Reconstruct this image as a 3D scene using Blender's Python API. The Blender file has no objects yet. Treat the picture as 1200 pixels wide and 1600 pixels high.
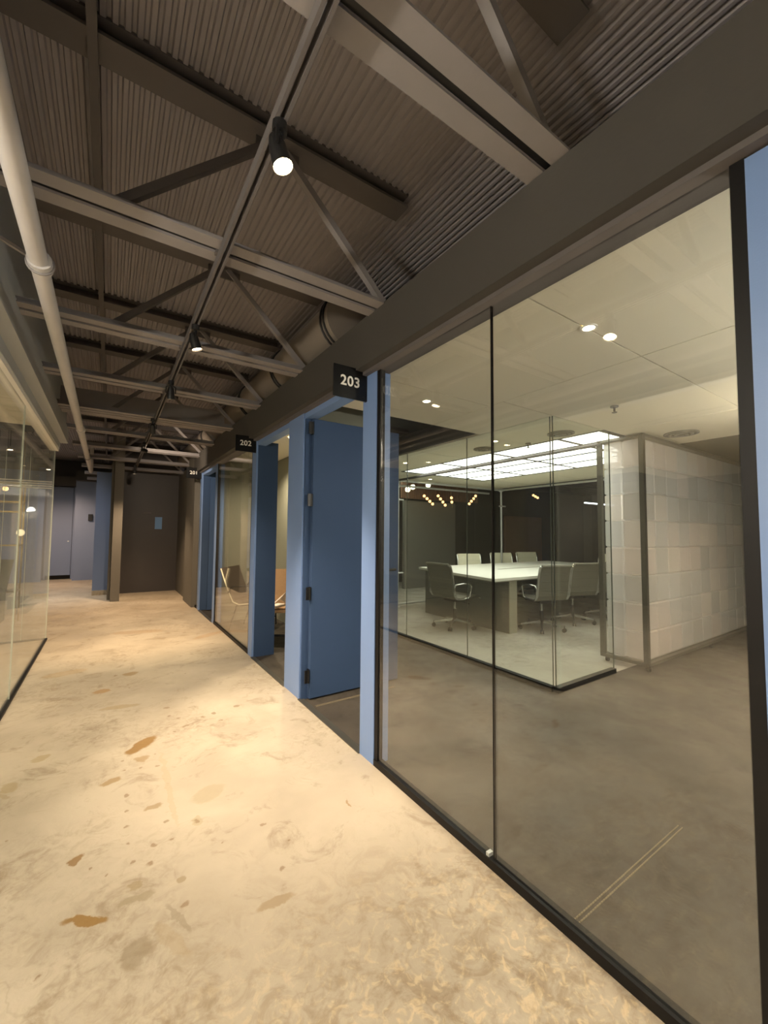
import bpy, math, random
from mathutils import Vector, Matrix
random.seed(7)
D=bpy.data; SC=bpy.context.scene; COL=SC.collection
PI=math.pi
# ------------------------------------------------------------------ camera
CAMH=1.32; FPX=639.0
def _unit(v): return v.normalized()
_vy=Vector((171-600,-(831-800),-FPX)); _vx=Vector((1555-600,-(842-800),-FPX))
_y=_unit(_vy); _x=_unit(_vx-_y*_vx.dot(_y)); _z=_x.cross(_y)
RM=Matrix((_x,_y,_z))                     # camera -> world rotation
cam=D.cameras.new('camera'); camo=D.objects.new('camera',cam); COL.objects.link(camo)
cam.sensor_fit='HORIZONTAL'; cam.sensor_width=36; cam.lens=36*FPX/1200; cam.clip_start=.02; cam.clip_end=100
camo.matrix_world=Matrix.Translation((0,0,CAMH))@RM.to_4x4()
SC.camera=camo
# ------------------------------------------------------------------ world and exposure
w=D.worlds.new('world'); SC.world=w; w.use_nodes=True
w.node_tree.nodes['Background'].inputs[0].default_value=(.9,.95,1,1)
w.node_tree.nodes['Background'].inputs[1].default_value=.02
SC.view_settings.view_transform='Standard'; SC.view_settings.look='None'
SC.view_settings.gamma=1; SC.view_settings.use_curve_mapping=False
SC.view_settings.exposure=1.05
# ------------------------------------------------------------------ lights (rooms' ceiling light fields; the spots are in their builder)
def area(name,loc,sx,sy,power,col,rot=(0,0,0)):
    l=D.lights.new(name,'AREA'); l.shape='RECTANGLE'; l.size=sx; l.size_y=sy; l.energy=power; l.color=col
    o=D.objects.new(name,l); o.location=loc; o.rotation_euler=rot; COL.objects.link(o); o['kind']='helper'; return o
P_FIELD=2.3      # emission of the luminous ceiling panels
P_LEFT=5.0       # emission of the added fill panels in the room on the left
P_LOBBY=1.2  # emission of the added fill panels over the lobby
P_SPOT=70.0
P_DOWN=6.0
WARM=(1.0,.80,.60)

# ------------------------------------------------------------------ helpers
def lin(c):
    return tuple(((v/255/12.92) if v/255<=.04045 else ((v/255+.055)/1.055)**2.4) for v in c)
def mat(name,rgb,rough=.6,metal=0,var=.08,scale=6,bump=0,bscale=60,emit=0,spec=.5,coat=0,rand=0):
    m=D.materials.new(name); m.use_nodes=True; nt=m.node_tree; N=nt.nodes; L=nt.links
    b=N['Principled BSDF']; c=lin(rgb)
    b.inputs['Roughness'].default_value=rough; b.inputs['Metallic'].default_value=metal
    b.inputs['Specular IOR Level'].default_value=spec
    if coat: b.inputs['Coat Weight'].default_value=coat
    tc=N.new('ShaderNodeTexCoord'); no=N.new('ShaderNodeTexNoise'); no.inputs['Scale'].default_value=scale; no.inputs['Detail'].default_value=5
    L.new(tc.outputs['Object'],no.inputs['Vector'])
    mx=N.new('ShaderNodeMix'); mx.data_type='RGBA'
    mx.inputs[6].default_value=(*[v*(1-var) for v in c],1); mx.inputs[7].default_value=(*[min(1,v*(1+var)) for v in c],1)
    L.new(no.outputs['Fac'],mx.inputs[0])
    out=mx.outputs[2]
    if rand:
        oi=N.new('ShaderNodeObjectInfo'); mr=N.new('ShaderNodeMapRange'); mr.inputs[3].default_value=1-rand; mr.inputs[4].default_value=1
        L.new(oi.outputs['Random'],mr.inputs[0])
        m2=N.new('ShaderNodeVectorMath'); m2.operation='SCALE'; L.new(out,m2.inputs[0]); L.new(mr.outputs[0],m2.inputs['Scale']); out=m2.outputs[0]
    L.new(out,b.inputs['Base Color'])
    if bump:
        n2=N.new('ShaderNodeTexNoise'); n2.inputs['Scale'].default_value=bscale; n2.inputs['Detail'].default_value=4
        L.new(tc.outputs['Object'],n2.inputs['Vector'])
        bp=N.new('ShaderNodeBump'); bp.inputs['Strength'].default_value=bump; bp.inputs['Distance'].default_value=.01
        L.new(n2.outputs['Fac'],bp.inputs['Height']); L.new(bp.outputs[0],b.inputs['Normal'])
    if emit:
        b.inputs['Emission Color'].default_value=(*c,1); b.inputs['Emission Strength'].default_value=emit
    return m
def glassmat(name,tint=(1,1,1),k=1.0,rough=0.0,base=.04,dirt_haze=0):
    m=D.materials.new(name); m.use_nodes=True; nt=m.node_tree; N=nt.nodes; L=nt.links
    N.remove(N['Principled BSDF']); out=N['Material Output']
    g=N.new('ShaderNodeNewGeometry'); d=N.new('ShaderNodeVectorMath'); d.operation='DOT_PRODUCT'
    L.new(g.outputs['Normal'],d.inputs[0]); L.new(g.outputs['Incoming'],d.inputs[1])
    def M(op,a,b=None):
        n=N.new('ShaderNodeMath'); n.operation=op
        for i,v in enumerate((a,b)):
            if v is None: continue
            if isinstance(v,(int,float)): n.inputs[i].default_value=v
            else: L.new(v,n.inputs[i])
        return n.outputs[0]
    a=M('ABSOLUTE',d.outputs['Value']); p=M('POWER',M('SUBTRACT',1,a),5)
    f=M('MINIMUM',M('MULTIPLY',M('ADD',M('MULTIPLY',p,1-base),base),k),1)
    t=N.new('ShaderNodeBsdfTransparent'); t.inputs[0].default_value=(*tint,1)
    gl=N.new('ShaderNodeBsdfGlossy'); gl.inputs['Roughness'].default_value=rough; gl.inputs[0].default_value=(1,1,1,1)
    mx=N.new('ShaderNodeMixShader'); L.new(f,mx.inputs[0]); L.new(t.outputs[0],mx.inputs[1]); L.new(gl.outputs[0],mx.inputs[2])
    res=mx.outputs[0]
    if dirt_haze:
        df=N.new('ShaderNodeBsdfDiffuse'); df.inputs[0].default_value=(.8,.8,.75,1)
        tc=N.new('ShaderNodeTexCoord'); no=N.new('ShaderNodeTexNoise'); no.inputs['Scale'].default_value=1.6; no.inputs['Detail'].default_value=3
        L.new(tc.outputs['Object'],no.inputs['Vector'])
        m3=N.new('ShaderNodeMixShader'); L.new(M('MULTIPLY',no.outputs['Fac'],dirt_haze),m3.inputs[0]); L.new(res,m3.inputs[1]); L.new(df.outputs[0],m3.inputs[2]); res=m3.outputs[0]
    L.new(res,out.inputs[0]); return m

class MB:
    def __init__(s): s.v=[]; s.f=[]; s.sm=[]
    def add(s,vs,fs,smooth=False):
        n=len(s.v); s.v+= [tuple(v) for v in vs]; s.f+=[tuple(i+n for i in f) for f in fs]; s.sm+=[smooth]*len(fs); return s
    def hexa(s,p):  # 8 points: bottom 0-3 ccw, top 4-7
        return s.add(p,[(0,3,2,1),(4,5,6,7),(0,1,5,4),(1,2,6,5),(2,3,7,6),(3,0,4,7)])
    def box(s,x0,x1,y0,y1,z0,z1):
        return s.hexa([(x0,y0,z0),(x1,y0,z0),(x1,y1,z0),(x0,y1,z0),(x0,y0,z1),(x1,y0,z1),(x1,y1,z1),(x0,y1,z1)])
    def bbox(s,x0,x1,y0,y1,z0,z1,b):   # chamfered box (chamfer on the four upright edges and the top)
        o=[(x0+b,y0),(x1-b,y0),(x1,y0+b),(x1,y1-b),(x1-b,y1),(x0+b,y1),(x0,y1-b),(x0,y0+b)]
        cx,cy=(x0+x1)/2,(y0+y1)/2
        i=[(cx+(x-cx)*(1-2*b/(x1-x0)),cy+(y-cy)*(1-2*b/(y1-y0))) for x,y in o]
        R=[[(x,y,z0+b) for x,y in o],[(x,y,z1-b) for x,y in o],[(x,y,z1) for x,y in i]]
        B=[(x,y,z0) for x,y in i]
        vs=B+R[0]+R[1]+R[2]; fs=[tuple(range(7,-1,-1)),tuple(range(24,32))]
        for k in range(3):
            for j in range(8): a=k*8+j; c=k*8+(j+1)%8; fs.append((a,c,c+8,a+8))
        return s.add(vs,fs)
    def tube(s,path,r,n=10,closed=False,flat=None,caps=True):
        P=[Vector(p) for p in path]; m=len(P); rings=[]
        up=Vector((0,0,1))
        t0=(P[1]-P[0]).normalized()
        if abs(t0.dot(up))>.95: up=Vector((0,1,0)) if abs(t0.y)<.9 else Vector((1,0,0))
        nrm=(up-t0*up.dot(t0)).normalized()
        for i in range(m):
            if closed: t=(P[(i+1)%m]-P[i-1]).normalized()
            else: t=(P[min(i+1,m-1)]-P[max(i-1,0)]).normalized()
            nrm=(nrm-t*nrm.dot(t)).normalized(); b=t.cross(nrm)
            rr=r[i] if isinstance(r,(list,tuple)) else r
            fl=flat or 1
            rings.append([P[i]+nrm*rr*math.cos(a)+b*rr*fl*math.sin(a) for a in [2*PI*k/n for k in range(n)]])
        vs=[v for R in rings for v in R]; fs=[]
        for i in range(m if closed else m-1):
            j=(i+1)%m
            for k in range(n): fs.append((i*n+k,i*n+(k+1)%n,j*n+(k+1)%n,j*n+k))
        s.add(vs,fs,True)
        if not closed and caps:
            s.add(rings[0],[tuple(range(n-1,-1,-1))]); s.add(rings[-1],[tuple(range(n))])
        return s
    def cyl(s,a,b,r,n=16,r2=None): return s.tube([a,b],[r,r if r2 is None else r2],n)
    def bar(s,a,b,w,h):      # rectangular bar between two points: w across, h tall
        a=Vector(a);b=Vector(b);t=(b-a).normalized();up=Vector((0,0,1)) if abs(t.z)<.95 else Vector((0,1,0))
        sd=t.cross(up).normalized();u=sd.cross(t)
        q=[(-1,-1),(1,-1),(1,1),(-1,1)]
        A=[a+sd*x*w/2+u*z*h/2 for x,z in q];B=[b+sd*x*w/2+u*z*h/2 for x,z in q]
        return s.add(A+B,[(0,1,2,3),(7,6,5,4),(1,0,4,5),(2,1,5,6),(3,2,6,7),(0,3,7,4)])
    def ball(s,c,r,n=14,m=8,sz=1):
        vs=[];fs=[]
        for i in range(m+1):
            th=PI*i/m
            for k in range(n): vs.append((c[0]+r*math.sin(th)*math.cos(2*PI*k/n),c[1]+r*math.sin(th)*math.sin(2*PI*k/n),c[2]+r*sz*math.cos(th)))
        for i in range(m):
            for k in range(n): fs.append((i*n+k,(i+1)*n+k,(i+1)*n+(k+1)%n,i*n+(k+1)%n))
        return s.add(vs,fs,True)
    def ring(s,c,r0,r1,z0,z1,n=28):   # annulus, axis z
        vs=[]
        for z in (z0,z1):
            for r in (r0,r1): vs+=[(c[0]+r*math.cos(2*PI*k/n),c[1]+r*math.sin(2*PI*k/n),z) for k in range(n)]
        fs=[]
        for k in range(n):
            j=(k+1)%n; a,b,cc,d=0,n,2*n,3*n
            fs+=[(a+k,a+j,b+j,b+k),(cc+k,d+k,d+j,cc+j),(b+k,b+j,d+j,d+k),(a+j,a+k,cc+k,cc+j)]
        return s.add(vs,fs)
    def build(s,name,m,parent=None,origin=None,**props):
        if origin is None:
            if parent is None:
                xs=[v[0] for v in s.v];ys=[v[1] for v in s.v];zs=[v[2] for v in s.v]
                origin=((min(xs)+max(xs))/2,(min(ys)+max(ys))/2,min(zs))
            else: origin=(0,0,0)
        me=D.meshes.new(name); me.from_pydata([(v[0]-origin[0],v[1]-origin[1],v[2]-origin[2]) for v in s.v],[],s.f)
        me.polygons.foreach_set('use_smooth',s.sm); me.update()
        me.materials.append(m)
        o=D.objects.new(name,me); COL.objects.link(o); o.location=origin
        if parent: o.parent=parent
        for k,v in props.items(): o[k]=v
        return o
def tag(o,label=None,cat=None,group=None,kind=None):
    if label: o['label']=label
    if cat: o['category']=cat
    if group: o['group']=group
    if kind: o['kind']=kind
    return o
def empty(name,loc=(0,0,0),rz=0,**k):
    o=D.objects.new(name,None); o.empty_display_size=.1; o.location=loc; o.rotation_euler=(0,0,rz); COL.objects.link(o); tag(o,**k); return o
def struct(o): o['kind']='structure'; return o
def kids(o): return [c for c in D.objects if c.parent==o]
def copy_tree(o,parent=None,tree=None):
    c=o.copy(); COL.objects.link(c)
    if parent: c.parent=parent
    for ch in tree.get(o.name,[]): copy_tree(ch,c,tree)
    return c
def tree_of():
    t={}
    for c in D.objects:
        if c.parent: t.setdefault(c.parent.name,[]).append(c)
    return t

# ------------------------------------------------------------------ materials
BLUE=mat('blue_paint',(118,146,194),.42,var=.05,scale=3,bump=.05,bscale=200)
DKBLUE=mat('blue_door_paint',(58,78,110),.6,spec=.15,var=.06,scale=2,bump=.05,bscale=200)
HEAD=mat('brown_grey_paint',(66,63,59),.75,var=.06,scale=2,bump=.08)
STEEL=mat('painted_steel',(132,127,127),.6,var=.08,scale=9,bump=.05)
STEELD=mat('dark_painted_steel',(94,89,88),.65,var=.1,scale=9)
DECK=mat('deck_paint',(148,143,146),.7,var=.12,scale=2.5,bump=.05)
PIPEM=mat('pipe_paint',(186,183,182),.55,var=.08,scale=8)
BLACKF=mat('black_metal_frame',(15,13,13),.5,spec=.3,var=.1)
CHAR=mat('charcoal_wall',(58,54,54),.45,var=.06,scale=3)
COLM=mat('grey_column',(98,95,88),.7,var=.05,scale=2)
GREYW=mat('grey_green_wall',(134,134,118),.7,var=.05,scale=2)
DKWALL=mat('dark_grey_wall',(52,52,50),.6,var=.08,scale=2)
LEFTW=mat('left_bulkhead_grey',(168,171,172),.7,var=.06,scale=2)
BLKW=mat('black_wall',(12,12,13),.5,var=.1)
CEILM=mat('ceiling_plaster',(230,224,203),.85,var=.03,scale=1.2,bump=.03)
CHROME=mat('chrome_tube',(205,207,205),.34,metal=.55,var=.04)
ALU=mat('polished_aluminium',(205,205,200),.25,metal=1,var=.03)
SIGNB=mat('black_acrylic',(12,12,13),.35,var=.05)
SIGNW=mat('white_vinyl',(235,232,225),.6,var=.02)
MESHG=mat('grey_mesh_fabric',(120,116,102),.8,var=.15,scale=80,bump=.2,bscale=400)
CREAM=mat('cream_leather',(226,222,196),.55,var=.04,scale=10)
TABLEM=mat('white_laminate',(250,249,240),.35,var=.02)
TABLEE=mat('grey_laminate',(150,146,130),.5,var=.04)
DTABLE=mat('dark_grey_laminate',(92,92,84),.5,var=.05)
HINGE=mat('black_hinge',(8,8,9),.4,var=.05)
BLK=mat('black_plastic',(24,23,23),.5,var=.1)
TAN=mat('tan_upholstery',(140,110,76),.8,var=.12,scale=30,bump=.1)
BROWNU=mat('dark_brown_upholstery',(70,60,50),.8,var=.12,scale=30)
WHITEM=mat('white_matt',(236,234,228),.6,var=.02)
BROWNP=mat('brown_timber_panel',(112,80,54),.55,var=.2,scale=2)
SLATM=mat('wood_slat',(110,78,56),.6,var=.15,scale=8)
BLUEG=mat('blue_grey_wall',(126,138,164),.6,var=.05,scale=1.5)
BLUEW=mat('blue_wall',(112,132,172),.6,var=.04,scale=1.5)
BRONZE=mat('brass_tube',(190,165,110),.3,metal=1,var=.05)
GREENF=mat('dark_green_fabric',(66,76,64),.9,var=.12,scale=20)
CASE=mat('steel_casing',(98,96,88),.4,metal=.6,var=.08)
LIT=mat('luminous_panel',(252,252,240),.5,var=0,emit=P_FIELD)
LITL=mat('fill_panel_left',(255,245,232),.5,var=0,emit=P_LEFT)
LITR=mat('fill_panel_lobby',(255,247,232),.5,var=0,emit=P_LOBBY)
BULB=mat('warm_bulb',(255,190,120),.5,var=0,emit=2.2)
BULBW=mat('white_globe',(255,244,214),.5,var=0,emit=4)
LENS=mat('spot_lens',(255,226,170),.5,var=0,emit=60)
DLENS=mat('downlight_lens',(255,228,176),.5,var=0,emit=26)
STRIPE=mat('white_light_strip',(240,245,255),.5,var=0,emit=3)
GL_BIG=glassmat('partition_glass',(.965,.97,.96),1.15,base=.075,dirt_haze=.004)
GL_IN=glassmat('inner_glass',(.95,.975,.955),.8)
GL_L=glassmat('left_glass',(.95,.955,.94),.45,dirt_haze=.14)  # diffuse veil painted for the white haze over this glass
GL_EDGE=mat('glass_edge',(196,204,192),.15,var=.05)
GL_EDGED=mat('glass_edge_dark',(66,74,66),.2,var=.05)
# polycarbonate: white translucent
def polymat():
    m=D.materials.new('frosted_block'); m.use_nodes=True; nt=m.node_tree; N=nt.nodes; L=nt.links
    N.remove(N['Principled BSDF']); out=N['Material Output']
    oi=N.new('ShaderNodeObjectInfo'); cr=N.new('ShaderNodeValToRGB'); e=cr.color_ramp
    e.elements[0].color=(*lin((232,230,226)),1); e.elements[1].color=(*lin((250,246,240)),1)
    el=e.elements.new(.4); el.color=(*lin((240,240,238)),1); el=e.elements.new(.75); el.color=(*lin((246,240,235)),1)
    L.new(oi.outputs['Random'],cr.inputs[0])
    d=N.new('ShaderNodeBsdfDiffuse'); t=N.new('ShaderNodeBsdfTranslucent'); g=N.new('ShaderNodeBsdfGlossy'); g.inputs['Roughness'].default_value=.25
    L.new(cr.outputs[0],d.inputs[0]); L.new(cr.outputs[0],t.inputs[0])
    a=N.new('ShaderNodeMixShader'); a.inputs[0].default_value=.72; L.new(d.outputs[0],a.inputs[1]); L.new(t.outputs[0],a.inputs[2])
    b=N.new('ShaderNodeMixShader'); b.inputs[0].default_value=.06; L.new(a.outputs[0],b.inputs[1]); L.new(g.outputs[0],b.inputs[2])
    tr=N.new('ShaderNodeBsdfTransparent'); c=N.new('ShaderNodeMixShader'); c.inputs[0].default_value=.28; L.new(b.outputs[0],c.inputs[1]); L.new(tr.outputs[0],c.inputs[2])
    L.new(c.outputs[0],out.inputs[0]); return m
POLY=polymat()
# concrete floor with stains
def floormat(name,base,light,dark,stains=(),dots=(),scale=1.0,rough=.5,near=False):
    m=D.materials.new(name); m.use_nodes=True; nt=m.node_tree; N=nt.nodes; L=nt.links; b=N['Principled BSDF']
    geo=N.new('ShaderNodeNewGeometry'); pos=geo.outputs['Position']
    def noise(sc,det=6,dist=0,ro=.6):
        n=N.new('ShaderNodeTexNoise'); n.inputs['Scale'].default_value=sc; n.inputs['Detail'].default_value=det; n.inputs['Distortion'].default_value=dist; n.inputs['Roughness'].default_value=ro
        L.new(pos,n.inputs['Vector']); return n
    def ramp(src,a,b_,v0=0,v1=1):
        r=N.new('ShaderNodeMapRange'); r.inputs[1].default_value=a; r.inputs[2].default_value=b_; r.inputs[3].default_value=v0; r.inputs[4].default_value=v1; r.interpolation_type='SMOOTHSTEP'
        L.new(src,r.inputs[0]); return r.outputs[0]
    def mix(c1,c2,f):
        x=N.new('ShaderNodeMix'); x.data_type='RGBA'
        for i,c in ((6,c1),(7,c2)):
            if isinstance(c,tuple): x.inputs[i].default_value=(*lin(c),1)
            else: L.new(c,x.inputs[i])
        if isinstance(f,float): x.inputs[0].default_value=f
        else: L.new(f,x.inputs[0])
        return x.outputs[2]
    def mul(a,v):
        q=N.new('ShaderNodeMath'); q.operation='MULTIPLY'; L.new(a,q.inputs[0])
        if isinstance(v,float): q.inputs[1].default_value=v
        else: L.new(v,q.inputs[1])
        return q.outputs[0]
    c=mix(base,light,ramp(noise(1.3*scale,4,.4).outputs['Fac'],.35,.68))
    c=mix(c,dark,mul(ramp(noise(4.5*scale,9,.8,.7).outputs['Fac'],.53,.68),.55))
    # patchy wear mostly in the near part of the corridor
    wear=noise(17*scale,6,1.0,.65); area_=noise(.9*scale,3,.3)
    sx=N.new('ShaderNodeSeparateXYZ'); L.new(pos,sx.inputs[0])
    if near:
        c=mix(c,(122,98,66),mul(mul(ramp(noise(7,7,1.4,.7).outputs['Fac'],.45,.62),ramp(sx.outputs['Y'],1.9,.9,0,1)),mul(ramp(sx.outputs['X'],-.35,.15,0,1),.42)))
        c=mix(c,(222,200,160),mul(mul(ramp(noise(24,5,1.2,.6).outputs['Fac'],.50,.66),ramp(sx.outputs['Y'],1.6,.8,0,1)),mul(ramp(sx.outputs['X'],-.2,.25,0,1),.5)))
    c=mix(c,dark,mul(mul(ramp(wear.outputs['Fac'],.42,.70),ramp(area_.outputs['Fac'],.44,.62)),.55))
    c=mix(c,light,mul(mul(ramp(noise(26*scale,5,.6).outputs['Fac'],.50,.72),ramp(area_.outputs['Fac'],.44,.6)),.55))
    # hairline cracks
    vo=N.new('ShaderNodeTexVoronoi'); vo.feature='DISTANCE_TO_EDGE'; vo.inputs['Scale'].default_value=.45
    wn=noise(2.2,5,0); vm=N.new('ShaderNodeVectorMath'); vm.operation='SCALE'; L.new(wn.outputs['Color'],vm.inputs[0]); vm.inputs['Scale'].default_value=.5
    va=N.new('ShaderNodeVectorMath'); va.operation='ADD'; L.new(pos,va.inputs[0]); L.new(vm.outputs[0],va.inputs[1]); L.new(va.outputs[0],vo.inputs['Vector'])
    c=mix(c,dark,mul(ramp(vo.outputs['Distance'],.0,.003,1,0),.22))
    dn=noise(15,5,0); ds=N.new('ShaderNodeVectorMath'); ds.operation='MULTIPLY_ADD'; L.new(dn.outputs['Color'],ds.inputs[0]); ds.inputs[1].default_value=(.07,.07,0); L.new(pos,ds.inputs[2])
    wp=N.new('ShaderNodeVectorMath'); wp.operation='ADD'; L.new(ds.outputs[0],wp.inputs[0]); wp.inputs[1].default_value=(-.035,-.035,0)
    for (x,y,rx,ry,ang,col,st) in stains:
        mp=N.new('ShaderNodeMapping'); mp.vector_type='TEXTURE'; mp.inputs['Location'].default_value=(x,y,0); mp.inputs['Rotation'].default_value=(0,0,ang); mp.inputs['Scale'].default_value=(rx,ry,1)
        L.new(wp.outputs[0],mp.inputs[0]); ln=N.new('ShaderNodeVectorMath'); ln.operation='LENGTH'; L.new(mp.outputs[0],ln.inputs[0])
        c=mix(c,col,mul(ramp(ln.outputs['Value'],.75,1.05,1,0),float(st)))
    if dots:
        acc=None
        for (x,y,r) in dots:
            ln=N.new('ShaderNodeVectorMath'); ln.operation='DISTANCE'; L.new(wp.outputs[0],ln.inputs[0]); ln.inputs[1].default_value=(x,y,0)
            q=ramp(ln.outputs['Value'],r*.6,r*1.1,1,0)
            if acc is None: acc=q
            else:
                mm=N.new('ShaderNodeMath'); mm.operation='MAXIMUM'; L.new(acc,mm.inputs[0]); L.new(q,mm.inputs[1]); acc=mm.outputs[0]
        c=mix(c,(122,96,62),mul(acc,.6))
    L.new(c,b.inputs['Base Color'])
    rr=ramp(noise(3,4).outputs['Fac'],.3,.7,rough-.12,rough+.12); L.new(rr,b.inputs['Roughness']); b.inputs['Specular IOR Level'].default_value=.35
    bp=N.new('ShaderNodeBump'); bp.inputs['Strength'].default_value=.18; bp.inputs['Distance'].default_value=.006; L.new(noise(38,6,.5).outputs['Fac'],bp.inputs['Height']); L.new(bp.outputs[0],b.inputs['Normal'])
    return m
def gz(px,py,z=0):   # where the sight line of a photo pixel meets height z (used only to read off floor marks)
    d=RM@Vector((px-600,-(py-800),-FPX)); t=(z-CAMH)/d.z; return (d.x*t,d.y*t)
ST=[]
for (ax,ay),(bx,by),hw,c,s_ in [((196,1182),(244,1148),9,(138,106,58),.9),((98,1437),(172,1440),10,(134,102,50),.9),((108,1346),(134,1340),9,(128,98,56),.85),((152,1230),(192,1213),5,(146,122,84),.8),
    ((142,1083),(174,1078),3,(156,126,86),.8),((190,1056),(216,1050),3,(146,122,84),.7),((46,1190),(78,1180),5,(160,142,104),.6),((0,1237),(28,1226),9,(156,138,100),.6),((0,1240),(10,1250),10,(150,134,100),.5),((402,1424),(462,1394),9,(150,132,104),.8),
    ((190,1490),(236,1486),28,(136,122,100),.6),((180,1415),(245,1392),8,(142,130,104),.6),((200,1385),(222,1383),6,(144,128,98),.7),((275,1380),(294,1366),6,(144,128,98),.7),((222,1267),(258,1254),4,(144,122,86),.7),
    ((210,1190),(232,1182),5,(146,122,84),.7),((540,1250),(550,1262),4,(146,112,66),.7),((300,1255),(350,1225),14,(160,146,116),.5),((300,1284),(318,1280),9,(164,150,120),.6),((240,1440),(300,1500),22,(160,142,112),.4),
    ((250,1170),(280,1300),26,(168,150,116),.35),((262,1410),(300,1460),12,(138,126,104),.5),((150,1110),(220,1100),3,(160,138,100),.5),((60,1060),(140,1045),4,(170,144,104),.4),((170,990),(260,985),3,(160,130,94),.4),((300,1000),(350,985),3,(160,130,94),.4)]:
    # a fuller read-off of the marks on the concrete
    A=Vector(gz(ax,ay)); B=Vector(gz(bx,by)); Cc=(A+B)/2; d_=(B-A); ang=math.atan2(d_.y,d_.x); n_=Vector((-d_.y,d_.x)).normalized()
    Pm=Vector(gz((ax+bx)/2,(ay+by)/2-hw)); ST.append((Cc.x,Cc.y,d_.length/2,max(.008,abs((Pm-Cc).dot(n_))),ang,c,s_))
DT=[(*gz(px,py),r) for px,py,r in [(260,1106,.02),(265,1118,.016),(278,1122,.014),(290,1134,.02),(274,1143,.012),(334,1115,.018),(318,1120,.014),(345,1125,.012),(370,1103,.022),(180,1056,.02),(199,1070,.012),(201,1075,.012),
    (197,1243,.014),(197,1267,.014),(199,1290,.012),(205,1349,.013),(236,1350,.014),(241,1320,.016),(201,1319,.010),(260,1283,.012),(268,1309,.009),(308,1282,.014),(441,1359,.012),(289,1411,.016),(346,1318,.007),(412,1288,.010),(453,1314,.008),
    (190,1190,.012),(194,1204,.010),(221,1200,.010),(243,1198,.010),(243,1178,.010),(138,1357,.006),(166,1367,.007),(7,1315,.006),(63,1525,.006),(290,1052,.012)]]
CONC=floormat('concrete_floor',(170,159,140),(187,176,156),(130,112,88),ST,DT,near=True)
CONC2=floormat('conference_floor',(160,156,146),(176,172,162),(114,108,96),(),(),.8,.4)
LOBF=floormat('lobby_floor',(52,48,42),(76,70,61),(36,33,29),(),(),.8,.6)
CARPET=mat('dark_carpet',(88,78,66),.95,var=.25,scale=3.5,bump=.6,bscale=420)

# ================================================================== STRUCTURE
XW=1.30            # corridor face of the right-hand partition
def hz(y): return 2.30+.010*(y-2)       # underside of the bulkhead above it
f=MB().box(-6,XW,-3,15.2,-.10,0); f.build('floor',CONC,kind='structure')
f=MB().box(XW,3.165,-1.5,12,-.10,0); f.build('floor.001',LOBF,kind='structure')
f=MB().box(3.165,14,2.10,12,-.10,0); f.build('floor.002',CONC2,kind='structure')
f=MB().box(3.165,14,-1.5,2.10,-.10,0); f.build('floor.003',LOBF,kind='structure')

# carpet seams
SEAM=mat('seam_tape',(132,120,96),.8,var=.2,scale=90)
def seam(x0,x1,y,n):
    m=MB()
    for k in range(n):
        a=x0+(x1-x0)*k/n; b=a+(x1-x0)/n*.7
        for d in (-.008,.008): m.box(a,b,y+d-.0018,y+d+.0018,0,.004)
    m.build('carpet_seam',SEAM,kind='stuff',label='pale stitched seam in the carpet at depth %s'%('by the large pane' if y<1 else 'under the blue door'),category='carpet seam')
seam(1.345,2.21,.85,60); seam(1.36,2.1,2.945,60)
# roof deck : trapezoid ribs running along the corridor
m=MB(); x=-2.6; prof=[]
while x<3.2:
    prof+=[(x,3.340),(x+.012,3.340),(x+.018,3.325),(x+.036,3.325),(x+.042,3.340)]; x+=.042
n=len(prof); vs=[(px,-3,pz) for px,pz in prof]+[(px,15.2,pz) for px,pz in prof]
m.add(vs,[(i,i+1,n+i+1,n+i) for i in range(n-1)]); m.box(-2.6,3.2,-3,15.2,3.40,3.46)
m.build('ceiling',DECK,kind='structure')
# upper walls closing the roof space
MB().box(3.2,3.3,-3,15.2,2.40,3.4).build('wall_right',DKWALL,kind='structure')
MB().box(-.62,-.50,-3,6.45,2.62,3.33).build('wall_left',LEFTW,kind='structure')
MB().box(-6,3.2,-3.1,-3.0,0,3.4).build('wall_front',GREYW,kind='structure')
# left bulkhead : bottom box with reveal
m=MB(); m.box(-.66,-.48,-3,6.55,2.44,2.62); m.box(-.66,-.56,-3,6.55,2.36,2.44); m.build('trim_1',LEFTW,kind='structure')
m=MB(); m.box(-.655,-.565,-3,6.50,2.325,2.36); m.build('trim_2',WHITEM,kind='structure')
# right bulkhead (painted box beam) with darker reveal below
def prism(y0,y1,x0,x1,zb,zt):
    return MB().hexa([(x0,y0,zb(y0)),(x1,y0,zb(y0)),(x1,y1,zb(y1)),(x0,y1,zb(y1)),(x0,y0,zt(y0)),(x1,y0,zt(y0)),(x1,y1,zt(y1)),(x0,y1,zt(y1))])
prism(-3,7.95,1.22,1.40,lambda y:hz(y)+.02,lambda y:2.585+.012*y).build('trim_3',HEAD,kind='structure')
prism(-3,7.95,1.27,1.39,lambda y:hz(y),lambda y:hz(y)+.02).build('trim_4',STEELD,kind='structure')
# pilaster and rounded end of the bulkhead
prism(7.95,8.9,1.24,1.42,lambda y:0,lambda y:2.75).build('wall_2',COLM,kind='structure')
MB().box(1.30,1.42,8.9,10.5,0,2.64).build('wall_3',COLM,kind='structure')
# blue posts
def post(n,y0,y1,x0=XW,x1=XW+.10,m=BLUE,top=None):
    MB().box(x0,x1,y0,y1,0,(top or hz((y0+y1)/2))).build('trim_%d'%n,m,kind='structure')
post(5,2.03,2.185); post(6,3.14,3.47); post(7,4.45,4.59); post(8,6.38,6.50); post(9,7.60,7.74); post(10,-1.4,.315)
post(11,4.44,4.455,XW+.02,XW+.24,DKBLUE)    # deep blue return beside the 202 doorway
post(12,7.585,7.60,XW+.02,XW+.26,DKBLUE)
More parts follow.
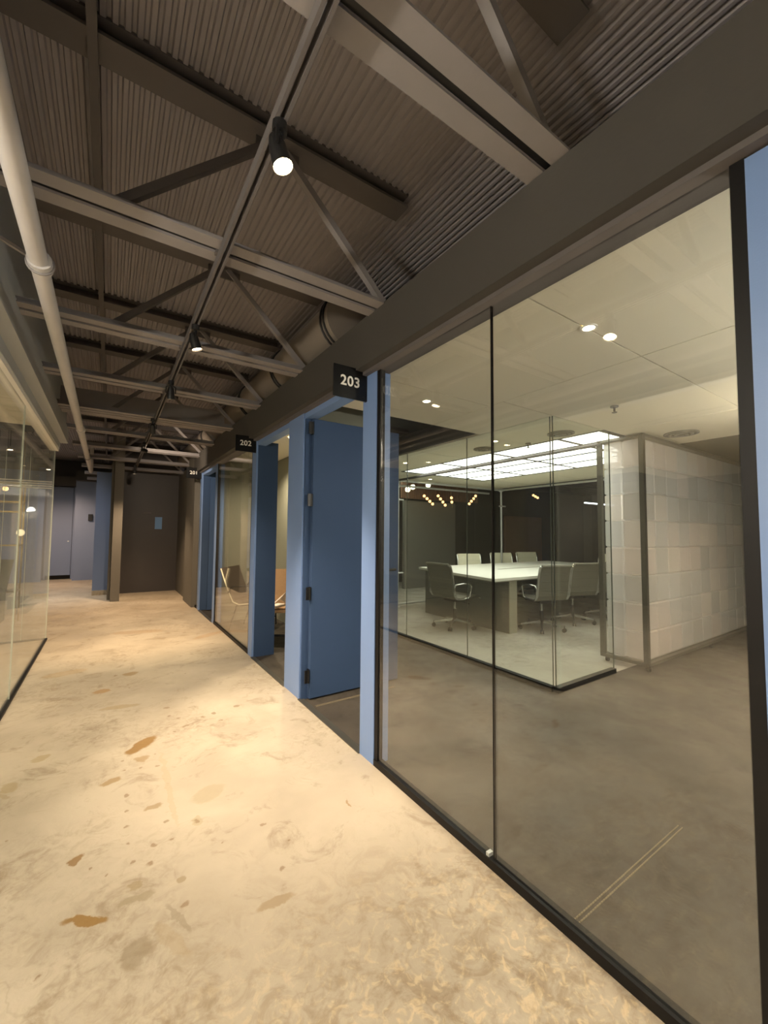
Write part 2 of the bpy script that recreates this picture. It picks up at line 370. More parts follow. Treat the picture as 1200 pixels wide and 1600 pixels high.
# blue heads above the doorways
for n,(a,b) in ((13,(2.185,3.14)),(14,(3.47,4.45)),(15,(6.50,7.60))):
    prism(a,b,XW+.01,XW+.10,lambda y:hz(y)-.045,lambda y:hz(y)).build('trim_%d'%n,BLUE,kind='structure')
# black glazing frames of the three corridor panes
def glazing(idx,y0,y1,joints,fw=.035,left=.07):
    e=empty('window_%d'%idx,(XW,(y0+y1)/2,0),kind='structure'); o=Vector(e.location)
    def mk(a,name,mt,**k):
        a.v=[tuple(Vector(v)-o) for v in a.v]; return a.build(name,mt,e,**k)
    mk(MB().box(XW,XW+.045,y0,y1,0,.035),'bottom_rail',BLACKF)
    mk(MB().box(XW+.005,XW+.04,y1-fw,y1,.035,hz(y1)),'jamb',BLACKF)
    mk(MB().box(XW+.005,XW+.04,y0,y0+fw,.035,hz(y0)),'jamb',BLACKF)
    ys=[y0+fw]+joints+[y1-fw]
    for a,b in zip(ys[:-1],ys[1:]):
        p=prism(a+.0035,b-.0035,XW+.012,XW+.022,lambda y:.035,lambda y:hz(y)); mk(p,'pane',GL_BIG)
    for j in joints:
        mk(prism(j-.0035,j+.0035,XW+.012,XW+.022,lambda y:.035,lambda y:hz(y)),'joint',BLACKF)
    return e
g1=glazing(1,.315,2.03,[1.155],.032); g2=glazing(2,4.59,6.38,[],.03); g3=glazing(3,7.74,8.0,[],.02)
# floor clip of the large pane
MB().box(XW+.004,XW+.028,1.175,1.19,.036,.05).build('glass_clip',CHROME,g1) and None
D.objects['glass_clip'].location=(-XW+0,-(.315+2.03)/2,0)
# thresholds between concrete and carpet
for n,(a,b) in ((16,(2.185,3.14)),(17,(3.47,4.45)),(18,(6.50,7.60))):
    MB().box(XW-.01,XW+.035,a,b,0,.006).build('trim_%d'%n,CASE,kind='structure')
# thin pale scribe line along partition foot
MB().box(XW-.008,XW,-1.4,.30,0,.03).build('baseboard_right',BLACKF,kind='structure')

# ---- rooms behind the partition
MB().box(1.40,2.10,3.20,3.30,0,2.62).build('wall_4',GREYW,kind='structure')
MB().box(2.19,2.27,3.50,6.5,0,2.62).build('wall_5',GREYW,kind='structure')
MB().box(1.40,2.17,6.44,6.54,0,2.62).build('wall_6',GREYW,kind='structure')
MB().box(1.40,3.16,7.75,7.85,0,2.62).build('wall_7',DKWALL,kind='structure')
MB().box(1.385,2.17,3.30,6.44,2.46,2.50).build('ceiling.001',CEILM,kind='structure')
MB().box(1.385,3.16,6.54,7.75,2.46,2.50).build('ceiling.002',CEILM,kind='structure')
MB().box(1.40,3.2,2.95,7.85,2.63,2.65).build('light_lid',BLKW,kind='structure')  # lid added to stop lobby light leaking up onto the deck
MB().box(1.40,3.2,2.945,2.96,2.41,2.63).build('trim_22',BLKW,kind='structure')  # upright edge of the added light-blocking lid
# lobby + conference ceiling made of large boards with shadow joints
CZ=2.36
def board(x0,x1,y0,y1,par):
    MB().box(x0+.004,x1-.004,y0+.004,y1-.004,CZ,CZ+.02).build('ceiling_panel',CEILM,par)
cl=empty('ceiling.003',(0,0,0),kind='structure')
MB().box(1.40,5.30,-1.4,2.94,CZ+.028,CZ+.04).build('backing',STEELD,cl)
MB().box(5.30,7.3,2.12,2.94,CZ+.028,CZ+.04).box(3.165,7.3,2.94,6.35,CZ+.028,CZ+.04).build('backing',STEELD,cl)
xs=[1.40,2.52,4.20,5.30]; ys=[-1.4,-.1,1.10,2.10,2.94]
for i in range(3):
    for j in range(4):
        if j==3 and i>0: continue
        if i==0 and j==3: board(1.40,2.52,2.24,2.94,cl); board(2.52,3.165,2.10,2.94,cl); continue
        if i==0 and j==2: board(1.40,2.52,1.10,2.24,cl); continue
        board(xs[i],xs[i+1],ys[j],ys[j+1],cl)
# conference ceiling around the luminous field
FX=[4.0,4.49,4.98,5.47,5.95]; FY=[2.14,2.60,3.55,4.50,5.45]
for a in ((3.165,4.0,2.10,4.0),(3.165,4.0,4.0,6.35),(4.0,5.95,5.45,6.35),(5.95,7.3,2.10,4.2),(5.95,7.3,4.2,6.35)): board(*a,cl)
lf=empty('luminous_ceiling',(4.97,3.8,CZ-.01),label='bright white luminous ceiling grid above the conference table',cat='ceiling light')
lfo=Vector(lf.location)
for i in range(4):
    for j in range(4):
        MB().box(FX[i]+.008,FX[i+1]-.008,FY[j]+.008,FY[j+1]-.008,CZ+.004,CZ+.010).build('light_panel',LIT,lf).location=-lfo
for i in range(5): MB().box(FX[i]-.017,FX[i]+.017,FY[0],FY[-1],CZ-.004,CZ+.012).build('grid_bar',BLACKF,lf).location=-lfo
for j in range(5): MB().box(FX[0],FX[-1],FY[j]-.017,FY[j]+.017,CZ-.004,CZ+.012).build('grid_bar',BLACKF,lf).location=-lfo
l3=empty('fill_panels_lobby',(4,-.4,CZ-.02),label='added fill light strip of the lobby, outside the frame on the right',cat='ceiling light')
for i in range(4):  # lobby panels added out of view as fill light
    for j in range(2):
        x0_=2.3+i*.72; y0_=-1.2+j*.72
        MB().box(x0_+.01,x0_+.71,y0_+.01,y0_+.71,CZ-.012,CZ-.004).build('light_panel',LITR,l3).location=-Vector(l3.location)
# left room ceiling with an added luminous field (out of frame, lights the corridor through the glass)
cl2=empty('ceiling.004',(0,0,0),kind='structure')
for a in ((-1.4,-.655,-3,0),(-1.4,-.655,0,2.6),(-1.4,-.655,2.6,5.25),(-5.9,-3.35,-3,3.2),(-4.4,-3.35,3.2,5.25),(-3.35,-1.4,-3,-2.8),(-3.35,-1.4,.84,2.9),(-3.35,-1.4,2.9,5.25)):
    MB().box(a[0]+.004,a[1]-.004,a[2]+.004,a[3]-.004,CZ,CZ+.02).build('ceiling_panel',CEILM,cl2)
MB().box(-5.9,-.655,-3,5.25,CZ+.03,CZ+.05).build('backing',STEELD,cl2)
l2=empty('fill_panels_left',(-2.4,-1,CZ),label='added fill light grid of the left glass room, outside the frame',cat='ceiling light')
for i in range(4):
    for j in range(4):
        x0=-3.35+i*.4875; y0=-2.8+j*.91
        MB().box(x0+.01,x0+.4775,y0+.01,y0+.90,CZ+.004,CZ+.012).build('light_panel',LITL,l2).location=-Vector(l2.location)
MB().box(-6,-5.9,-3,15.2,0,3.4).build('wall_8',GREYW,kind='structure')
MB().box(-5.9,-.66,5.25,5.29,2.30,2.75).build('wall_9',HEAD,kind='structure')

# ---- inner glass walls of the conference room, solid copy of the reflected left glass
def rail_glass(idx,axis,c,a,b,joints,x_or_y,mt,edge,railmat,zt=CZ-.003,rh=.045,rw=.05):
    e=empty('window_%d'%idx,(0,0,0),kind='structure')
    def bx(p,q,t0,t1,z0,z1):
        return MB().box(c+t0,c+t1,p,q,z0,z1) if axis=='y' else MB().box(p,q,c+t0,c+t1,z0,z1)
    bx(a,b,-rw/2,rw/2,0,rh).build('bottom_rail',railmat,e)
    ys=[a]+joints+[b]
    for p,q in zip(ys[:-1],ys[1:]): bx(p+.003,q-.003,-.005,.005,rh,zt).build('pane',mt,e)
    for j in joints+[a,b]: bx(j-.0025,j+.0025,-.005,.005,rh,zt).build('edge_strip',edge,e)
    return e
rail_glass(4,'y',3.165,2.13,6.30,[3.13,4.19,5.25],0,GL_IN,GL_EDGED,BLACKF)
rail_glass(5,'x',2.105,3.165,4.10,[],0,GL_IN,GL_EDGED,BLACKF)
# left glass box
rail_glass(6,'y',-.60,2.12,6.50,[4.3],0,GL_L,GL_EDGE,BLACKF,2.325,.02,.035)
rail_glass(8,'x',2.105,-1.5,-.60,[],0,GL_L,GL_EDGE,BLACKF,2.325,.02,.035)
rail_glass(7,'x',6.515,-4.2,-.60,[-1.05,-.83],0,GL_L,GL_EDGE,CASE,2.325,.02,.03)
# four white stripes painted for reflected light lines on the left glass end wall
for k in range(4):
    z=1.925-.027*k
    tag(MB().box(-1.6,-.615,6.508,6.509,z,z+.016).build('reflection_stripe',WHITEM),'thin white stripe painted for a reflection on the left glass, %s of four'%('top','second','third','bottom')[k] if False else 'thin white stripe painted for a reflection across the left glass, %s down of the four'%('first','second','third','fourth')[k],'stripe','stripes on the left glass')

# ---- far end of the corridor
MB().box(.20,1.30,10.5,10.6,0,3.3).build('wall_back',CHAR,kind='structure')
MB().box(.05,.20,9.35,9.62,0,3.3).build('wall_10',COLM,kind='structure')
MB().box(-.26,.04,10.45,10.55,.10,2.58).build('wall_11',BLUEW,kind='structure')
MB().box(-.26,.04,10.44,10.56,0,.10).build('baseboard_back',CONC,kind='structure')
MB().box(.0,.20,9.62,10.5,0,3.3).build('wall_12',COLM,kind='structure')
MB().box(-.80,1.3,13.9,14.0,0,2.75).build('wall_13',BLUEG,kind='structure')
MB().box(-6,1.3,14.5,14.6,0,3.4).build('wall_14',HEAD,kind='structure')
MB().box(-1.42,-.80,13.9,14.2,2.56,2.80).build('trim_19',HEAD,kind='structure')
MB().box(-.80,.1,13.6,13.9,2.70,2.95).build('trim_20',HEAD,kind='structure')
d=empty('door_1',(-1.11,14.35,0),kind='structure')
MB().box(-.31,.24,-.03,.03,.12,2.55).build('leaf',BLUEG,d); MB().box(-.33,-.31,-.05,.05,0,2.6).build('frame',BLUEG,d); MB().box(.25,.30,-.05,.05,0,2.6).build('frame',BLUEG,d)
MB().cyl((.17,-.06,1.05),(.17,-.03,1.05),.02).build('handle',CHROME,d)
MB().box(-6,-1.45,13.9,14.0,0,2.9).build('wall_15',BLUEW,kind='structure')
tag(MB().bbox(-.50,-.40,13.86,13.90,1.62,1.80,.004).build('wall_plate',BLK),'small black access plate on the blue-grey wall at the corridor end','wall plate')
tag(MB().box(.84,.98,10.488,10.499,1.39,1.66).build('reflection',mat('pale_blue_reflection',(120,160,210),.7)),'pale blue painted notice on the dark end wall','reflection')  # blue patch painted for a reflection in the dark end wall
tag(MB().box(.60,.76,10.488,10.499,1.73,1.765).build('reflection',mat('grey_strip',(96,92,92),.6)),'small grey strip painted for a reflection on the dark end wall above the blue notice','reflection')  # grey strip painted for a faint reflection in the same wall
# end wall blocks of the right side beyond 201
MB().box(1.42,3.2,10.5,10.6,0,3.3).build('wall_16',DKWALL,kind='structure')

# ---- door 203 : leaf swung in against the side wall
d=empty('door_2',(XW+.06,3.115,0),kind='structure')
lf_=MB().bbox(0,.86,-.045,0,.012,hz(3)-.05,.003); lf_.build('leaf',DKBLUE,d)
for z in (.19,.84,1.59,2.18):
    h=MB(); h.cyl((-.012,-.05,z-.05),(-.012,-.05,z+.05),.009,10); h.box(-.045,-.01,-.053,-.046,z-.05,z+.05); h.box(-.012,.0,-.046,-.01,z-.05,z+.05); h.build('hinge',HINGE,d)
MB().cyl((.80,-.045,1.0),(.80,-.085,1.0),.011,10).cyl((.80,-.085,1.0),(.68,-.085,1.0),.010,10).build('handle',BLK,d)
# dark jamb with weather groove beside the hinges
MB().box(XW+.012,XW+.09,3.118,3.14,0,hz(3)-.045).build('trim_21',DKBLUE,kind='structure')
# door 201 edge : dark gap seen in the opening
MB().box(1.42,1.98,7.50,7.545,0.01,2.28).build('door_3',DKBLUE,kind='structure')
# ================================================================== CEILING STEEL
def truss(y,top_end,lab,far=False):
    e=empty('roof_truss',(0,y,2.60),label=lab,cat='roof truss',group='steel roof trusses over the corridor')
    xl=-.50; xr=1.32; h=.65
    for s in (-1,1):
        y0=s*.015; y1=s*.083
        m=MB().box(xl,xr,min(y0,y1),max(y0,y1),0,.009); yy=s*.014; m.box(xl,xr,min(yy,yy+s*.008),max(yy,yy+s*.008),.009,.06)
        m.build('bottom_chord',STEEL,e)
    MB().box(xl,xr-.01,-.0145,.0145,.012,.02).build('slot_shade_strip',HINGE,e)  # black strip painting the shade in the slot between the chords
    m=MB(); m.box(xl,1.40,-.065,.065,h,h+.012).box(xl,1.40,-.012,.012,h+.012,h+.085).box(xl,1.40,-.065,.065,h+.072,h+.085); m.build('top_chord',STEELD,e)
    for a,b in (((.65,0,h),(1.27,0,.05)),((.60,0,h),(-.02,0,.05))):
        m=MB().bar(a,b,.035,.035); m.build('web',STEEL if a[0]==.65 else STEELD,e)
    m=MB().box(.52,.74,-.006,.006,h-.07,h+.01).build('gusset',STEELD,e)
    return e
ys_t=[-.35,.82,1.92,3.07,4.15,5.25,6.35,7.5,8.7,9.9,11.1,12.3]
ordn=['behind the camera','nearest, at the top edge of the photo','second, just before the first lit spotlight','third, beyond the first lit spotlight','fourth, at the second spotlight','fifth from the camera','sixth from the camera','seventh from the camera','eighth, near the dark end wall','ninth from the camera','tenth from the camera','eleventh, last before the far wall']
for y,o_ in zip(ys_t,ordn): 
    if y<0: continue
    truss(y,0,'painted steel roof truss spanning the corridor, '+o_)
# solid girder over the corridor at the fifth bay
m=MB().box(-.5,1.21,5.62,5.66,2.66,2.92).box(-.5,1.21,5.56,5.72,2.65,2.66)
tag(m.build('girder',STEEL),'flat pale steel girder face crossing the corridor beyond the third spotlight','girder')
# twin strut carrying the spotlights
e=empty('lighting_track',(.378,0,2.555),label='twin steel strut running along the corridor under the trusses, carrying the spotlights',cat='track')
for s in (-1,1): MB().box(s*.0125-.005,s*.0125+.005,-1,9.2,-.012,.030).build('strut',STEELD,e)
for y in (.82,1.92,3.07,4.15,5.25,6.35,7.5,8.7): MB().box(-.026,.026,y-.015,y+.015,.030,.044).build('clip',STEELD,e)
tag(MB().box(-.142,-.108,-1,13.5,3.22,3.24).box(-.130,-.120,-1,13.5,3.24,3.325).build('roof_rail',STEELD),'thin dark rail running lengthwise under the roof deck','rail')
# water pipe on the left
pe=empty('sprinkler_pipe',(-.27,0,2.45),label='long painted pipe running along the left side under the trusses',cat='pipe')
MB().cyl((0,-1,0),(-.06,9.4,0.0),.034,16).build('pipe_run',PIPEM,pe)
for y in (2.2,5.6): MB().cyl((-.0064*y,y-.035,0),(-.0064*y,y+.035,0),.043,16).build('coupling',PIPEM,pe)
for y in (2.2,7.6):
    m=MB(); c=(-.0064*y,y,0)
    m.tube([(c[0]+.046*math.cos(a),y,.046*math.sin(a)) for a in [2*PI*k/16 for k in range(16)]],.006,6,closed=True)
    m.bar((c[0]-.04,y,.02),(c[0]-.22,y,.10),.018,.012); m.build('hanger',STEEL,pe)
MB().cyl((-.06,9.4,0),(-.06,9.4,.5),.034,12).build('riser',PIPEM,pe)
# round duct above the right bulkhead
de=empty('round_duct',(1.42,0,2.88),label='round painted air duct lying above the right-hand bulkhead',cat='duct')
MB().tube([(0,2.57,.003),(0,10.3,.10)],.20,28).build('duct_run',mat('duct_paint',(128,119,110),.6,var=.06),de)
for y in (2.62,3.74,4.9,6.1,7.3):
    m=MB()
    for dy in (0,.045): m.tube([(.208*math.cos(a),y+dy,.208*math.sin(a)+.0125*(y-2.3)) for a in [2*PI*k/28 for k in range(28)]],.008,6,closed=True)
    m.build('joint_band',BLK,de)
# ---- spotlights
LABL=['glowing warm spotlight nearest the camera','black can spotlight second along the strut','lit spotlight third along the corridor, above the pale girder','small lit spotlight fourth along the corridor','farthest lit spotlight before the dark end wall','added unseen spotlight behind the camera lighting the near floor','added fill spotlight hanging beyond the farthest lit one']
def spot(i,x,y,aim,power,half,blend,zc,lens=LENS,col=WARM):
    e=empty('spotlight',(x,y,zc),label=LABL[i],cat='spotlight',group='warm spotlights on the corridor strut')
    MB().cyl((0,0,2.541-zc-.03),(0,0,2.541-zc),.022,14).cyl((0,0,.05),(0,0,2.541-zc-.03),.010,10).build('mount',BLK,e)
    d=(Vector(aim)-Vector((x,y,zc))).normalized()
    a=-d*.05; b=d*.045
    side=d.cross(Vector((0,0,1))); side=side.normalized() if side.length>.05 else Vector((1,0,0))
    MB().tube([tuple(a),tuple(a+d*.03),tuple(b)],[.018,.026,.029],18,caps=False).build('can',BLK,e)
    m=MB().tube([tuple(side*.034+Vector((0,0,0))),tuple(side*.034+Vector((0,0,.05))),(0,0,.07),tuple(-side*.034+Vector((0,0,.05))),tuple(-side*.034)],.005,6); m.build('yoke',BLK,e)
    MB().cyl(tuple(a*1.0),tuple(a+d*.004),.018,18).build('back_plate',BLK,e)
    MB().cyl(tuple(b-d*.012),tuple(b-d*.008),.0275,18).build('lens',lens,e)
    l=D.lights.new('spot_beam','SPOT'); l.energy=power; l.color=col; l.spot_size=math.radians(half*2); l.spot_blend=blend; l.shadow_soft_size=.035
    lo=D.objects.new('spot_beam',l); COL.objects.link(lo); lo.parent=e; lo.location=tuple(b+d*.01); lo.rotation_euler=d.to_track_quat('-Z','Y').to_euler(); lo['kind']='helper'
LENS2=mat('spot_lens_dim',(255,222,180),.5,var=0,emit=12)
spot(0,.378,1.14,(1.0,.78,0),P_SPOT*.32,38,.9,2.45)
ORANGE=(1.0,.70,.44)
spot(1,.378,2.58,(1.12,2.55,0),P_SPOT*2.2,34,.9,2.44,LENS2)
spot(2,.370,3.66,(.50,4.3,0),P_SPOT*.95,50,.9,2.44,LENS2)
spot(3,.345,5.00,(.45,6.9,0),P_SPOT*2.4,50,.9,2.43,LENS2,ORANGE)
spot(6,.345,8.75,(.25,8.75,0),P_SPOT*1.6,55,.9,2.43,LENS2,ORANGE)  # added lamp, brightens the far floor
spot(4,.35,6.40,(1.25,7.95,2.45),P_SPOT*.6,44,.9,2.43,LENS2)
spot(5,.378,-.35,(.4,.2,0),P_SPOT*.30,48,.9,2.42)  # added lamp out of view, fills the near floor
def hall_lamp(x,y,lab,p,aim,col=WARM):
    e=empty('hall_lamp',(x,y,2.9),label=lab,cat='ceiling lamp')
    MB().cyl((0,0,-.06),(0,0,.0),.05,16).cyl((0,0,0),(0,0,.43),.008,8).build('housing',BLK,e); MB().cyl((0,0,-.064),(0,0,-.061),.04,16).build('lens',LENS2,e)
    l=D.lights.new('hall_beam','SPOT'); l.energy=p; l.color=col; l.spot_size=2.2; l.spot_blend=.8; l.shadow_soft_size=.05
    o=D.objects.new('hall_beam',l); COL.objects.link(o); o.parent=e; o.location=(0,0,-.07); o['kind']='helper'
    o.rotation_euler=Vector(aim).to_track_quat('-Z','Y').to_euler()
hall_lamp(-1.6,10.2,'added ceiling lamp over the side hall, nearer one',170,(.25,.5,-1),(1,.9,.8)); hall_lamp(-1.3,12.9,'small ceiling lamp before the far blue-grey door',120,(.1,.1,-1),(1,.66,.42))  # nearer lamp added to light the blue walls of the side hall
def fill_lamp(x,y,lab,p,aim=None,pu=0):  # unseen uplighters added to brighten the lobby and left ceilings
    e=empty('fill_lamp',(x,y,0),label=lab,cat='added fill lamp')
    MB().cyl((0,0,0),(0,0,.02),.15,24).build('base',BLK,e); MB().cyl((0,0,.02),(0,0,1.62),.012,10).build('pole',ALU,e)
    m=MB(); prof=[(.02,1.62),(.10,1.64),(.15,1.70),(.17,1.78)]; n=24; vs=[(r_*math.cos(2*PI*k/n),r_*math.sin(2*PI*k/n),z) for r_,z in prof for k in range(n)]
    m.add(vs,[(i*n+k,i*n+(k+1)%n,(i+1)*n+(k+1)%n,(i+1)*n+k) for i in range(3) for k in range(n)],True); m.build('bowl_shade',BULBW,e)
    l=D.lights.new('lamp_light','POINT'); l.energy=p; l.color=(1,.93,.80); l.shadow_soft_size=.08
    o=D.objects.new('lamp_light',l); COL.objects.link(o); o.parent=e; o.location=(0,0,1.80); o['kind']='helper'
    if aim:
        l=D.lights.new('lamp_flood','SPOT'); l.energy=pu; l.color=(1,.93,.82); l.spot_size=1.2; l.spot_blend=1; l.shadow_soft_size=.08
        o=D.objects.new('lamp_flood',l); COL.objects.link(o); o.parent=e; o.location=(0,0,1.86); o['kind']='helper'
        o.rotation_euler=(Vector(aim)-Vector((x,y,1.86))).to_track_quat('-Z','Y').to_euler()
fill_lamp(2.9,-.75,'added fill uplighter in the lobby, outside the frame on the right',75)
fill_lamp(-1.55,.45,'added fill uplighter in the left glass room, outside the frame',70)
# ================================================================== SIGNS
def sign(y,z0,z1,x0,x1,txt,lab):
    e=empty('room_sign',((x0+x1)/2,y,z0),label=lab,cat='sign'); w=(x1-x0)/2; h=z1-z0
    MB().bbox(-w,w,-.006,.006,0,h,.0015).build('plate',SIGNB,e)
    for z in (.02,h-.02): MB().cyl((w-.016,-.006,z),(w-.016,-.013,z),.007,12).build('bolt',BLK,e)
    MB().box(w,w+.01,-.010,.010,0,h).build('bracket',BLK,e)
    c=D.curves.new('numerals','FONT'); c.body=txt; c.size=h*.44; c.extrude=.0012; c.offset=h*.008; c.align_x='CENTER'; c.align_y='CENTER'; c.space_character=1.08
    t=D.objects.new('numerals',c); COL.objects.link(t); t.parent=e; t.location=(0,-.0075,h*.52); t.rotation_euler=(PI/2,0,0); c.materials.append(SIGNW); t['label']='white numerals %s'%txt
    bpy.context.view_layer.update(); me=D.meshes.new_from_object(t); t2=D.objects.new('numerals',me); COL.objects.link(t2); t2.parent=e; t2.location=t.location; t2.rotation_euler=t.rotation_euler; t2['label']='white numerals %s'%txt
    D.objects.remove(t); t2.name='numerals'
sign(2.15,2.14,2.335,1.07,1.295,'203','black square sign reading 203 on the nearest blue post')
sign(4.47,2.195,2.37,1.08,1.295,'202','black square sign reading 202 on the second blue post')
sign(7.68,2.255,2.44,1.06,1.29,'201','black square sign reading 201, smallest and farthest along the corridor')
# ================================================================== CONFERENCE ROOM (solid copy of the left room's reflection in the pane)
# tube frame round the table
def fr():
    e=empty('tube_frame',(4.36,2.30,0),label='chrome tube frame standing round the conference table',cat='frame')
    X0,X1,Y0,Y1=0,2.81,.06,3.75; zt=2.305; r=.021
    for n,(x,y) in enumerate(((X0,Y1),(X1,Y1),(X1,Y0))):
        p=MB().cyl((x,y,.03),(x,y,zt+.03),r,14).build('post',CHROME,e)
        MB().cyl((x,y,0),(x,y,.03),.05,14).build('foot',CHROME,p)
        MB().cyl((x,y,zt-.035),(x,y,zt+.035),.034,14).cyl((x-.05,y,zt),(x+.05,y,zt),.030,12).cyl((x,y-.05,zt),(x,y+.05,zt),.030,12).build('coupler',CHROME,p)
        for z in (1.95,.62): MB().cyl((x-.10,y-.03,z),(x+.10,y-.03,z),.014,10).cyl((x,y,z-.02),(x,y,z+.02),.03,12).build('clamp',CHROME,p)
    for a,b,m in (((X0,Y0,zt),(X0,Y1,zt),STEELD),((X0,Y1,zt),(X1,Y1,zt),CHROME),((X1,Y1,zt),(X1,Y0,zt),CHROME),((X0,Y1,.06),(X1,Y1,.06),CHROME),((X0,Y1+.35,2.26),(X1,Y1+.35,2.26),CHROME)):
        MB().cyl(a,b,r,14).build('rail',m,e)
    MB().cyl((X0-.12,Y1+.35,0),(X0-.12,Y1+.35,zt),r,12).build('post',CHROME,e)
fr()
# table
T=empty('conference_table',(6.15,4.62,0),label='large white conference table on grey slab legs',cat='table')
MB().hexa([(-1.99,-.995,.715),(2.05,-.995,.715),(2.05,1.0,.715),(-1.64,1.0,.715),(-2.0,-1.0,.75),(2.05,-1.0,.75),(2.05,1.0,.75),(-1.65,1.0,.75)]).build('tabletop',TABLEM,T)
MB().hexa([(-1.97,-.985,.700),(2.04,-.985,.700),(2.04,.99,.700),(-1.62,.99,.700),(-1.97,-.985,.715),(2.04,-.985,.715),(2.04,.99,.715),(-1.62,.99,.715)]).build('edge_band',TABLEE,T)
for x in (-1.66,1.6): MB().box(x,x+.15,-.95,.80,0,.70).build('slab_leg',DTABLE,T); MB().box(x-.002,x+.152,-.962,-.95,0,.70).build('slab_end',TABLEE,T)
MB().box(-.75,.75,-.03,.03,.750,.752).build('cable_slot',TABLEE,T)
MB().box(-1.5,1.6,-.08,.08,.45,.70).build('cable_tray',BLK,T)
# office chair
def office_chair(name,fab,lab,grp):
    e=empty(name,(0,0,0),label=lab,cat='office chair',group=grp)
    prof=[(.25,.425),(.235,.445),(.19,.455),(.08,.448),(-.06,.438),(-.16,.436),(-.205,.452),(-.232,.50),(-.245,.58),(-.262,.70),(-.282,.80),(-.305,.88),(-.325,.905)]
    W=.235; t=.010; m=MB()
    n=len(prof); vs=[]
    for s,(dx) in ((0,-W),(1,W)):
        for i,(y,z) in enumerate(prof):
            a=prof[max(i-1,0)]; b=prof[min(i+1,n-1)]; ty,tz=b[0]-a[0],b[1]-a[1]; l=math.hypot(ty,tz); ny,nz=-tz/l,ty/l
            vs+=[(dx,y+ny*t,z+nz*t),(dx,y-ny*t,z-nz*t)]
    fs=[]
    for i in range(n-1):
        a,b=2*i,2*i+2; A,B=a+2*n,b+2*n
        fs+=[(a,b,B,A),(a+1,A+1,B+1,b+1),(a,a+1,b+1,b),(A,B,B+1,A+1)]
    fs+=[(0,2*n,2*n+1,1),(2*n-2,2*n-1,4*n-1,4*n-2)]
    m.add(vs,fs,False)
    for i in range(1,n-1):   # sewn cross ribs
        y,z=prof[i]; m.tube([(-W+.01,y,z),(W-.01,y,z)],.014,8)
    m.build('sling_seat',fab,e)
    m=MB().tube([(-W,-.325,.905),(W,-.325,.905)],.020,10); m.build('top_roll',fab,e)
    for s in (-1,1):
        MB().tube([(s*(W+.012),y,z) for y,z in prof],.013,8,flat=1.6).build('side_rail',ALU,e)
        m=MB().tube([(s*(W+.03),-.248,.60),(s*(W+.045),-.235,.635),(s*(W+.045),-.10,.645),(s*(W+.045),.03,.635),(s*(W+.045),.055,.60),(s*(W+.04),.03,.47),(s*(W+.03),.0,.440),(s*(W+.02),-.12,.425),(s*(W+.025),-.20,.44),(s*(W+.03),-.243,.50),(s*(W+.03),-.248,.60)],.011,8); m.build('armrest',ALU,e)
    MB().tube([(-W-.01,-.272,.74),(W+.01,-.272,.74)],.008,8).build('back_spreader',ALU,e)
    MB().bbox(-.11,.11,-.12,.10,.375,.42,.01).bar((-W,.03,.42),(W,.03,.42),.03,.016).bar((-W,-.10,.42),(W,-.10,.42),.03,.016).build('tilt_mechanism',BLK,e)
    MB().cyl((.05,.0,.385),(.24,.03,.365),.006,8).cyl((.24,.03,.365),(.27,.035,.362),.011,8).build('lever',BLK,e)
    MB().cyl((0,0,.12),(0,0,.26),.028,14).build('column_sleeve',BLK,e); MB().cyl((0,0,.26),(0,0,.38),.017,12).build('gas_lift',ALU,e)
    for k in range(5):
        a=2*PI*k/5+.3; c,s_=math.cos(a),math.sin(a)
        l=MB(); A=Vector((c*.03,s_*.03,.115)); B=Vector((c*.30,s_*.30,.078)); sd=Vector((-s_,c,0))
        l.add([A+sd*.022+Vector((0,0,-.02)),A-sd*.022+Vector((0,0,-.02)),A-sd*.018+Vector((0,0,.014)),A+sd*.018+Vector((0,0,.014)),B+sd*.012+Vector((0,0,-.012)),B-sd*.012+Vector((0,0,-.012)),B-sd*.010+Vector((0,0,.006)),B+sd*.010+Vector((0,0,.006))],[(0,1,2,3),(7,6,5,4),(1,0,4,5),(2,1,5,6),(3,2,6,7),(0,3,7,4)])
        lo=l.build('base_leg',ALU,e)
        w=MB(); C_=Vector((c*.30,s_*.30,.028)); w.cyl(tuple(C_-sd*.024),tuple(C_-sd*.006),.027,14); w.cyl(tuple(C_+sd*.006),tuple(C_+sd*.024),.027,14); w.cyl(tuple(C_+Vector((0,0,.01))),tuple(C_+Vector((0,0,.06))),.008,8)
        w.build('caster',BLK,lo)
    return e
A=office_chair('office_chair',MESHG,'grey mesh office chair at the near left end of the table, fully in view','mesh office chairs round the conference table')
tr=tree_of()
spots=[((4.16,4.36),-PI/2-.02,None),((5.10,3.60),-.30,'grey mesh office chair tucked at the near long side, just right of the slab leg'),((5.92,3.64),-.3,'grey mesh office chair second along the near long side'),
 ((6.72,3.60),-.3,'grey mesh office chair third along the near side, beside the frosted block wall'),
 ]
for i,((x,y),rz,lab) in enumerate(spots):
    o=A if i==0 else copy_tree(A,None,tr)
    o.location=(x,y,0); o.rotation_euler.z=rz
    if lab: o['label']=lab
B=office_chair('office_chair',CREAM,'cream office chair back over the far table edge, first from its left end','cream office chairs behind the conference table')
tr=tree_of()
for i,((x,y),lab) in enumerate([((6.12,5.86),None),((7.12,5.86),'cream office chair back over the far table edge, second from its left end'),((7.98,5.84),'cream office chair back over the far table edge, third from its left end'),((8.66,4.62),'cream office chair at the right end of the table, beside the frosted blocks')]):
    o=B if i==0 else copy_tree(B,None,tr)
    o.location=(x,y,0); o.rotation_euler.z=PI-.45 if i<3 else PI/2
    if lab: o['label']=lab
